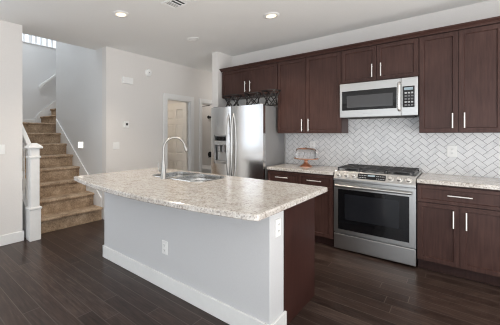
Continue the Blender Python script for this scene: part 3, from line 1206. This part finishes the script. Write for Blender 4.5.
q.box(-2.46, -1.70, iyb - 0.04, iyb - 0.021, 0.64, 0.870)
q.box(ix0 + 0.02, ix1 - 0.019, iy1 + 0.002, iyb - 0.075, 0.0, 0.105)
q.build('body', M['cab_dark'], isl)
q = MB()
q.box(ix1 - 0.019, ix1, iy1 + 0.013, iyb, 0, 0.870, 0.0015)
q.build('end_panel', M['panel'], isl)
q = MB()
q.box(ix0, ix0 + 0.019, iy1 + 0.013, iyb, 0, 0.870, 0.0015)
q.build('end_panel', M['panel'], isl)
nd_ = 4
for k in range(nd_):
    a = ix0 + 0.02 + k * (ix1 - ix0 - 0.04) / nd_
    b_ = a + (ix1 - ix0 - 0.04) / nd_
    d = MB()
    d.box(a + 0.002, b_ - 0.002, iyb - 0.02, iyb, 0.112, 0.862, 0.002)
    d = d.build('door', M['cab'], isl)
    h = MB()
    h.tube([(b_ - 0.05, iyb + 0.03, 0.62), (b_ - 0.05, iyb + 0.03, 0.78)], 0.0065, 8)
    for zz in (0.645, 0.755):
        h.tube([(b_ - 0.05, iyb + 0.03, zz), (b_ - 0.05, iyb - 0.001, zz)], 0.005, 8)
    h.build('handle', M['nickel'], d)


# worktop with curved front edge and two sink cut-outs
def rrect(x0, x1, y0, y1, r, n=5):
    pts = []
    for cx, cy, a0 in ((x1 - r, y0 + r, -90), (x1 - r, y1 - r, 0), (x0 + r, y1 - r, 90), (x0 + r, y0 + r, 180)):
        for k in range(n + 1):
            a = math.radians(a0 + 90 * k / n)
            pts.append((cx + r * math.cos(a), cy + r * math.sin(a)))
    return pts


cx0, cx1, cyb = -3.0, -0.815, 2.635
yend, sag = 1.452, 0.135
out = []


def corner(px, py, d0, d1, r, n=4):
    """rounded corner between direction d0 (incoming) and d1 (outgoing)"""
    p = Vector((px, py))
    a, c = p - Vector(d0) * r, p + Vector(d1) * r
    return [tuple((1 - k / n) ** 2 * a + 2 * (k / n) * (1 - k / n) * p + (k / n) ** 2 * c) for k in range(n + 1)]


def arc_y(x):
    u = (x - (cx0 + cx1) / 2) / ((cx1 - cx0) / 2)
    return yend - sag * (1 - u * u)


N = 26
out += corner(cx0, yend, (0, -1), (0.98, -0.2), 0.03)
for k in range(1, N):
    x = cx0 + (cx1 - cx0) * k / N
    out.append((x, arc_y(x)))
out += corner(cx1, yend, (0.98, 0.2), (0, 1), 0.035)
out += corner(cx1, cyb, (0, 1), (-1, 0), 0.02)
out += corner(cx0, cyb, (-1, 0), (0, -1), 0.02)


def inset_poly(poly, d):
    n = len(poly)
    res = []
    for i in range(n):
        p0, p1, p2 = Vector(poly[i - 1]), Vector(poly[i]), Vector(poly[(i + 1) % n])
        e0, e1 = (p1 - p0).normalized(), (p2 - p1).normalized()
        n0, n1 = Vector((-e0.y, e0.x)), Vector((-e1.y, e1.x))
        m = (n0 + n1).normalized()
        res.append(tuple(p1 + m * (d / max(0.35, m.dot(n0)))))
    return res


bowls = [(rrect(-2.125, -1.768, 2.056, 2.505, 0.10), 0.20), (rrect(-2.435, -2.150, 2.056, 2.505, 0.07), 0.17)]
b = bmesh.new()
ringsz = [(0.009, ZC), (0.0025, ZC - 0.003), (0.0, ZC - 0.010), (0.0, 0.8715 + 0.006), (0.006, 0.8715)]
rings = [[b.verts.new((*p, zz)) for p in inset_poly(out, d)] for d, zz in ringsz]
n = len(out)
for r0, r1 in zip(rings, rings[1:]):
    for i in range(n):
        f = b.faces.new((r0[i], r1[i], r1[(i + 1) % n], r0[(i + 1) % n]))
htop = [[b.verts.new((*p, ZC)) for p in h] for h, _ in bowls]
hbot = [[b.verts.new((*p, 0.8715)) for p in h] for h, _ in bowls]


def loop_edges(vs):
    res = []
    for i in range(len(vs)):
        e = b.edges.get((vs[i], vs[(i + 1) % len(vs)]))
        res.append(e or b.edges.new((vs[i], vs[(i + 1) % len(vs)])))
    return res


for a, c in zip(htop, hbot):
    for i in range(len(a)):
        b.faces.new((a[i], a[(i + 1) % len(a)], c[(i + 1) % len(a)], c[i]))
for ring, hs in ((rings[0], htop), (rings[-1], hbot)):
    es = loop_edges(ring)
    for h in hs:
        es += loop_edges(h)
    bmesh.ops.triangle_fill(b, use_beauty=True, use_dissolve=False, edges=es)
bmesh.ops.recalc_face_normals(b, faces=b.faces[:])
q = MB()
q._merge(b)
ct = q.build('island_worktop', M['granite'])
tag(ct, 'large speckled granite island worktop with bowed front edge', 'worktop')

# double-bowl sink
sk = thing('sink', 'double-bowl stainless sink set into the granite island worktop', 'sink', (-2.10, 2.27, 0.67))
for (poly, depth) in bowls:
    b = bmesh.new()
    zt = 0.8710
    lv = [(-0.014, zt), (0.0, zt), (0.004, zt - 0.02), (0.012, zt - depth + 0.03), (0.03, zt - depth + 0.006), (0.055, zt - depth)]
    rr = [[b.verts.new((*p, zz)) for p in inset_poly(poly, d)] for d, zz in lv]
    m_ = len(poly)
    for r0, r1 in zip(rr, rr[1:]):
        for i in range(m_):
            f = b.faces.new((r0[i], r0[(i + 1) % m_], r1[(i + 1) % m_], r1[i]))
            f.smooth = True
    b.faces.new(rr[-1])
    bmesh.ops.recalc_face_normals(b, faces=b.faces[:])
    if sum(f.normal.z for f in b.faces if abs(f.normal.z) > 0.9) < 0:
        bmesh.ops.reverse_faces(b, faces=b.faces[:])
    q = MB()
    q._merge(b)
    bo = q.build('bowl', M['steel_soft'], sk)
    xm = sum(p[0] for p in poly) / m_
    ym = sum(p[1] for p in poly) / m_
    q = MB()
    q.lathe([(0.045, zt - depth), (0.045, zt - depth + 0.004), (0.036, zt - depth + 0.005), (0.03, zt - depth + 0.002), (0, zt - depth + 0.002)], (xm, ym, 0), 'z', 20)
    q.build('drain', M['nickel'], bo)

b = bmesh.new()
ro = rrect(-2.455, -1.748, 2.036, 2.525, 0.10)
lv = [(0.0, ZC + 0.0005), (0.002, ZC + 0.006), (0.007, ZC + 0.0075)]
rr = [[b.verts.new((*p, zz)) for p in inset_poly(ro, d)] for d, zz in lv]
for r0, r1 in zip(rr, rr[1:]):
    for i in range(len(ro)):
        b.faces.new((r0[i], r0[(i + 1) % len(ro)], r1[(i + 1) % len(ro)], r1[i]))
es = loop_edges(rr[-1])
hl = []
for poly, _ in bowls:
    top = [b.verts.new((*p, ZC + 0.0048)) for p in inset_poly(poly, 0.002)]
    bot = [b.verts.new((*p, 0.8705)) for p in inset_poly(poly, 0.004)]
    for i in range(len(top)):
        b.faces.new((top[i], top[(i + 1) % len(top)], bot[(i + 1) % len(top)], bot[i]))
    es += loop_edges(top)
bmesh.ops.triangle_fill(b, use_beauty=True, use_dissolve=False, edges=es)
bmesh.ops.recalc_face_normals(b, faces=b.faces[:])
q = MB()
q._merge(b)
q.build('rim', M['steel_soft'], sk)

# faucet
fc = thing('faucet', 'tall brushed nickel gooseneck faucet standing on the island worktop beside the sink', 'faucet', (-2.182, 2.01, ZC))
bx, by = -2.182, 2.003
q = MB()
q.lathe([(0.030, ZC), (0.030, ZC + 0.006), (0.026, ZC + 0.012), (0.026, ZC + 0.10), (0.023, ZC + 0.125), (0.0155, ZC + 0.185), (0.0135, ZC + 0.20)], (bx, by, 0), 'z', 20)
q.build('body', M['faucet'], fc)
dirv = Vector((0.42, 0.91, 0)).normalized()
Rr = 0.118
pts = [Vector((bx, by, ZC + 0.19)), Vector((bx, by, 1.15)), Vector((bx, by, 1.20))]
for k in range(1, 15):
    a = math.pi - math.pi * 1.0 * k / 14 * 0.93
    pts.append(Vector((bx, by, 1.208)) + dirv * (Rr + Rr * math.cos(a)) + Vector((0, 0, Rr * math.sin(a))))
q = MB()
q.tube(pts, 0.0125, 14)
q.build('spout', M['faucet'], fc)
e0 = pts[-1]
td = (pts[-1] - pts[-2]).normalized()
q = MB()
q.tube([e0 - td * 0.004, e0 + td * 0.004, e0 + td * 0.045, e0 + td * 0.055], [0.013, 0.0165, 0.018, 0.016], 14)
sh = q.build('spray_head', M['faucet'], fc)
q = MB()
q.tube([e0 + td * 0.055, e0 + td * 0.059], 0.0135, 14)
q.build('nozzle', M['slot'], sh)
side = Vector((-0.80, -0.30, 0)).normalized()
p0 = Vector((bx, by, ZC + 0.075))
q = MB()
q.tube([p0 + side * 0.02, p0 + side * 0.045], 0.014, 12)
q.tube([p0 + side * 0.04, p0 + side * 0.055 + Vector((0, 0, 0.02)), p0 + side * 0.062 + Vector((0, 0, 0.085))], [0.009, 0.0075, 0.006], 10)
q.build('lever', M['faucet'], fc)

# ------------------------------------------------------------------ cake stand
cs = thing('cake_stand', 'copper pedestal cake stand with clear glass dome on the left worktop', 'cake stand', (-1.556, 4.10, ZC))
q = MB()
q.lathe([(0.082, ZC), (0.082, ZC + 0.006), (0.070, ZC + 0.016), (0.036, ZC + 0.040), (0.022, ZC + 0.062), (0.020, ZC + 0.078), (0.034, ZC + 0.098), (0.05, ZC + 0.105), (0.0, ZC + 0.105)], (-1.556, 4.10, 0), 'z', 32)
q.build('pedestal', M['copper'], cs)
q = MB()
q.lathe([(0.0, ZC + 0.104), (0.135, ZC + 0.104), (0.156, ZC + 0.108), (0.160, ZC + 0.116), (0.158, ZC + 0.121), (0.150, ZC + 0.118), (0.0, ZC + 0.117)], (-1.556, 4.10, 0), 'z', 36)
q.build('plate', M['copper'], cs)
q = MB()
z0 = ZC + 0.1185
q.lathe([(0.134, z0), (0.136, z0 + 0.004), (0.134, z0 + 0.09), (0.128, z0 + 0.118), (0.110, z0 + 0.134), (0.06, z0 + 0.141), (0.0, z0 + 0.142), (0.0, z0 + 0.138), (0.06, z0 + 0.137), (0.108, z0 + 0.130), (0.124, z0 + 0.115), (0.130, z0 + 0.088), (0.131, z0 + 0.004)], (-1.556, 4.10, 0), 'z', 40, cap=False)
q.lathe([(0.131, z0 + 0.0), (0.134, z0)], (-1.556, 4.10, 0), 'z', 40, cap=False)
dm = q.build('glass_dome', M['glass'], cs)
q = MB()
q.lathe([(0.012, z0 + 0.140), (0.008, z0 + 0.150), (0.014, z0 + 0.160), (0.015, z0 + 0.168), (0.008, z0 + 0.176), (0, z0 + 0.177)], (-1.556, 4.10, 0), 'z', 18)
q.build('knob', M['glass'], dm)


# ------------------------------------------------------------------ outlets, switches and wall devices
def plate(name, label, cat, c, n, kind, w=0.075, h=0.118, group=None):
    """wall plate centred at c facing n (a horizontal axis vector)"""
    n = Vector(n)
    s = Vector((0, 0, 1)).cross(n)
    t = thing(name, label, cat, c, group)
    rot = Matrix((s, n, Vector((0, 0, 1)))).transposed()
    q = MB()
    q.obox(Vector(c) + n * 0.003, (w, 0.006, h), rot, 0.002)
    pl = q.build('cover_plate', M['plastic'], t)
    if kind == 'outlet':
        for dz in (-0.021, 0.021):
            q = MB()
            q.obox(Vector(c) + n * 0.007 + Vector((0, 0, dz)), (0.030, 0.004, 0.026), rot, 0.0015)
            sck = q.build('socket', M['plastic'], t)
            q = MB()
            for ds in (-0.007, 0.007):
                q.obox(Vector(c) + n * 0.0092 + s * ds + Vector((0, 0, dz + 0.003)), (0.0025, 0.001, 0.009), rot)
            q.obox(Vector(c) + n * 0.0092 + Vector((0, 0, dz - 0.007)), (0.005, 0.001, 0.005), rot)
            q.build('slots', M['slot'], sck)
    else:
        for k in range(kind):
            ds = (k - (kind - 1) / 2) * 0.046
            q = MB()
            q.obox(Vector(c) + n * 0.007 + s * ds, (0.033, 0.005, 0.066), rot, 0.0015)
            q.build('rocker', M['plastic'], t)
    return t


plate('wall_outlet', 'white outlet low on the front of the island half wall', 'outlet', (-1.887, iy0, 0.365), (0, -1, 0), 'outlet')
plate('wall_outlet', 'white outlet on the end of the island half wall under the worktop', 'outlet', (ix1, 1.862, 0.73), (1, 0, 0), 'outlet')
plate('wall_outlet', 'white outlet on the herringbone backsplash right of the range', 'outlet', (-0.068, YW - 0.0085, 1.172), (0, -1, 0), 'outlet', 0.082, 0.125)
plate('wall_outlet', 'white outlet on the backsplash behind the cake stand', 'outlet', (-1.565, YW - 0.0085, 1.20), (0, -1, 0), 'outlet')
plate('light_switch', 'double white rocker switch on the hall wall below the thermostat', 'light switch', (XH, 2.70, 1.178), (1, 0, 0), 2, 0.118, 0.118)
plate('light_switch', 'white rocker switch on the left wall at the edge of the view', 'light switch', (XH, 1.045, 1.175), (1, 0, 0), 2, 0.118, 0.118)

th = thing('thermostat', 'small white thermostat with dark screen on the hall wall', 'thermostat', (XH, 2.888, 1.523))
MB().box(XH, XH + 0.022, 2.833, 2.943, 1.468, 1.578, 0.005).build('housing', M['plastic'], th)
MB().box(XH + 0.0215, XH + 0.0235, 2.873, 2.916, 1.508, 1.546).build('screen', M['slot'], th)
ch = MB().box(XH, XH + 0.045, 2.81, 3.01, 2.205, 2.312, 0.006, 2).build('door_chime', M['plastic'])
tag(ch, 'white rectangular door chime box high on the hall wall', 'door chime')
sd = thing('smoke_detector', 'round white smoke detector high on the hall wall beside the chime box', 'smoke detector', (XH, 3.37, 2.463))
MB().lathe([(0.066, 0), (0.066, 0.015), (0.058, 0.032), (0.04, 0.037), (0, 0.038)], (XH, 3.37, 2.463), 'x', 28).build('housing', M['plastic'], sd)
MB().lathe([(0.012, 0.037), (0.012, 0.040), (0, 0.040)], (XH, 3.37, 2.463), 'x', 16).build('test_button', M['legend'], sd)


# ------------------------------------------------------------------ ceiling fixtures
def can_light(label, x, y, lit=True):
    t = thing('recessed_light', label, 'ceiling light', (x, y, HC), 'recessed ceiling lights')
    q = MB()
    q.lathe([(0.056, -0.001), (0.060, -0.010), (0.088, -0.007), (0.094, -0.002), (0.094, 0.0)], (x, y, HC), 'z', 32, cap=False)
    q.build('trim_ring', M['plastic'], t)
    q = MB()
    q.lathe([(0.057, -0.004), (0.045, -0.008), (0, -0.010)], (x, y, HC), 'z', 28)
    q.build('lens', M['lens'] if lit else M['plastic'], t)
    if lit:
        d = bpy.data.lights.new('recessed_light_beam', 'SPOT')
        d.energy, d.color, d.spot_size, d.spot_blend, d.shadow_soft_size = 55, (1.0, 0.86, 0.70), math.radians(125), 0.6, 0.05
        o = bpy.data.objects.new('recessed_light_beam', d)
        COL.objects.link(o)
        o.location = (x, y, HC - 0.03)


can_light('glowing recessed light in the ceiling in front of the hall wall', -2.858, 1.958)
can_light('glowing recessed light in the ceiling in front of the wall cabinets', -1.612, 3.190)

sp = thing('ceiling_disc', 'round white unlit ceiling disc near the hallway entrance', 'ceiling fixture', (-2.843, 3.190, HC))  # round ceiling disc of unknown use
MB().lathe([(0.070, -0.002), (0.072, -0.008), (0.088, -0.006), (0.092, 0.0)], (-2.843, 3.190, HC), 'z', 32, cap=False).build('trim_ring', M['plastic'], sp)
MB().lathe([(0.072, -0.001), (0.055, -0.006), (0.03, -0.014), (0, -0.015)], (-2.843, 3.190, HC), 'z', 28).build('cover', M['plastic'], sp)

vt = thing('air_vent', 'rectangular white ceiling air vent with slatted grille', 'air vent', (-2.16, 2.16, HC))
vx0, vx1, vy0, vy1 = -2.31, -1.995, 2.085, 2.295
q = MB()
for (a, b_, c, d) in ((vx0, vx1, vy0, vy0 + 0.03), (vx0, vx1, vy1 - 0.03, vy1), (vx0, vx0 + 0.03, vy0 + 0.03, vy1 - 0.03), (vx1 - 0.03, vx1, vy0 + 0.03, vy1 - 0.03)):
    q.box(a, b_, c, d, HC - 0.010, HC, 0.002)
q.build('frame', M['plastic'], vt)
q = MB()
q.box(vx0 + 0.03, vx1 - 0.03, vy0 + 0.03, vy1 - 0.03, HC - 0.002, HC)
q.build('duct', M['vent_dark'], vt)
for k in range(11):
    x = vx0 + 0.042 + k * 0.0226
    if k in (4, 6):
        continue
    q = MB()
    ang = 30 if k < 3 else (-30 if k > 7 else 5)
    if ang == 5:
        q.obox(Vector((x, (vy0 + vy1) / 2, HC - 0.008)), (0.002, vy1 - vy0 - 0.06, 0.011), Matrix.Rotation(0, 3, 'Y'))
    else:
        q.obox(Vector((x, (vy0 + vy1) / 2, HC - 0.008)), (0.0225, vy1 - vy0 - 0.06, 0.002), Matrix.Rotation(math.radians(ang * 0.45), 3, 'Y'))
    q.build('slat', M['plastic'], vt)

# ------------------------------------------------------------------ glimpse of the bathroom
tb = MB()
tb.box(-5.73, XH - TH - 0.002, 5.30, 5.94, 0, 0.56, 0.01)
tbo = tb.build('bathtub', M['plastic'])
tag(tbo, 'white bathtub edge seen through the second hall doorway', 'bathtub')
q = MB()
pts = []
for k in range(25):
    pts.append((-4.98 + k * 0.0095, 5.27 + 0.016 * math.sin(k * 1.4)))
poly = pts + [(p[0], p[1] + 0.006) for p in pts[::-1]]
q.prism(poly, 'z', 0.20, 2.02)
co = q.build('shower_curtain', M['curtain'])
tag(co, 'dark taupe shower curtain strip inside the second hall doorway', 'curtain')
cr_ = MB()
cr_.tube([(-5.739, 5.273, 2.02), (XH - TH - 0.001, 5.273, 2.02)], 0.011, 10)
co2 = cr_.build('curtain_rod', M['black'])
tag(co2, 'thin dark rod holding the taupe shower curtain', 'curtain rod')
sh = thing('shower_fitting', 'black shower fitting high on the wall inside the second doorway', 'shower head', (-4.70, 5.95, 1.80))
q = MB()
q.lathe([(0.03, 0), (0.03, -0.01), (0.012, -0.014), (0.012, -0.05), (0.038, -0.06), (0.042, -0.075), (0, -0.075)], (-4.70, 5.95, 1.80), 'y', 22)
q.build('head', M['black'], sh)
sv = thing('shower_valve', 'black round shower valve lower on the wall inside the second doorway', 'shower valve', (-4.70, 5.95, 0.84))
q = MB()
q.lathe([(0.075, 0), (0.075, -0.008), (0.03, -0.012), (0.028, -0.05), (0, -0.052)], (-4.70, 5.95, 0.84), 'y', 24)
q.build('escutcheon', M['black'], sv)
q = MB()
q.tube([(-4.70, 5.90, 0.84), (-4.70, 5.89, 0.76)], 0.009, 8)
q.build('lever', M['black'], sv)
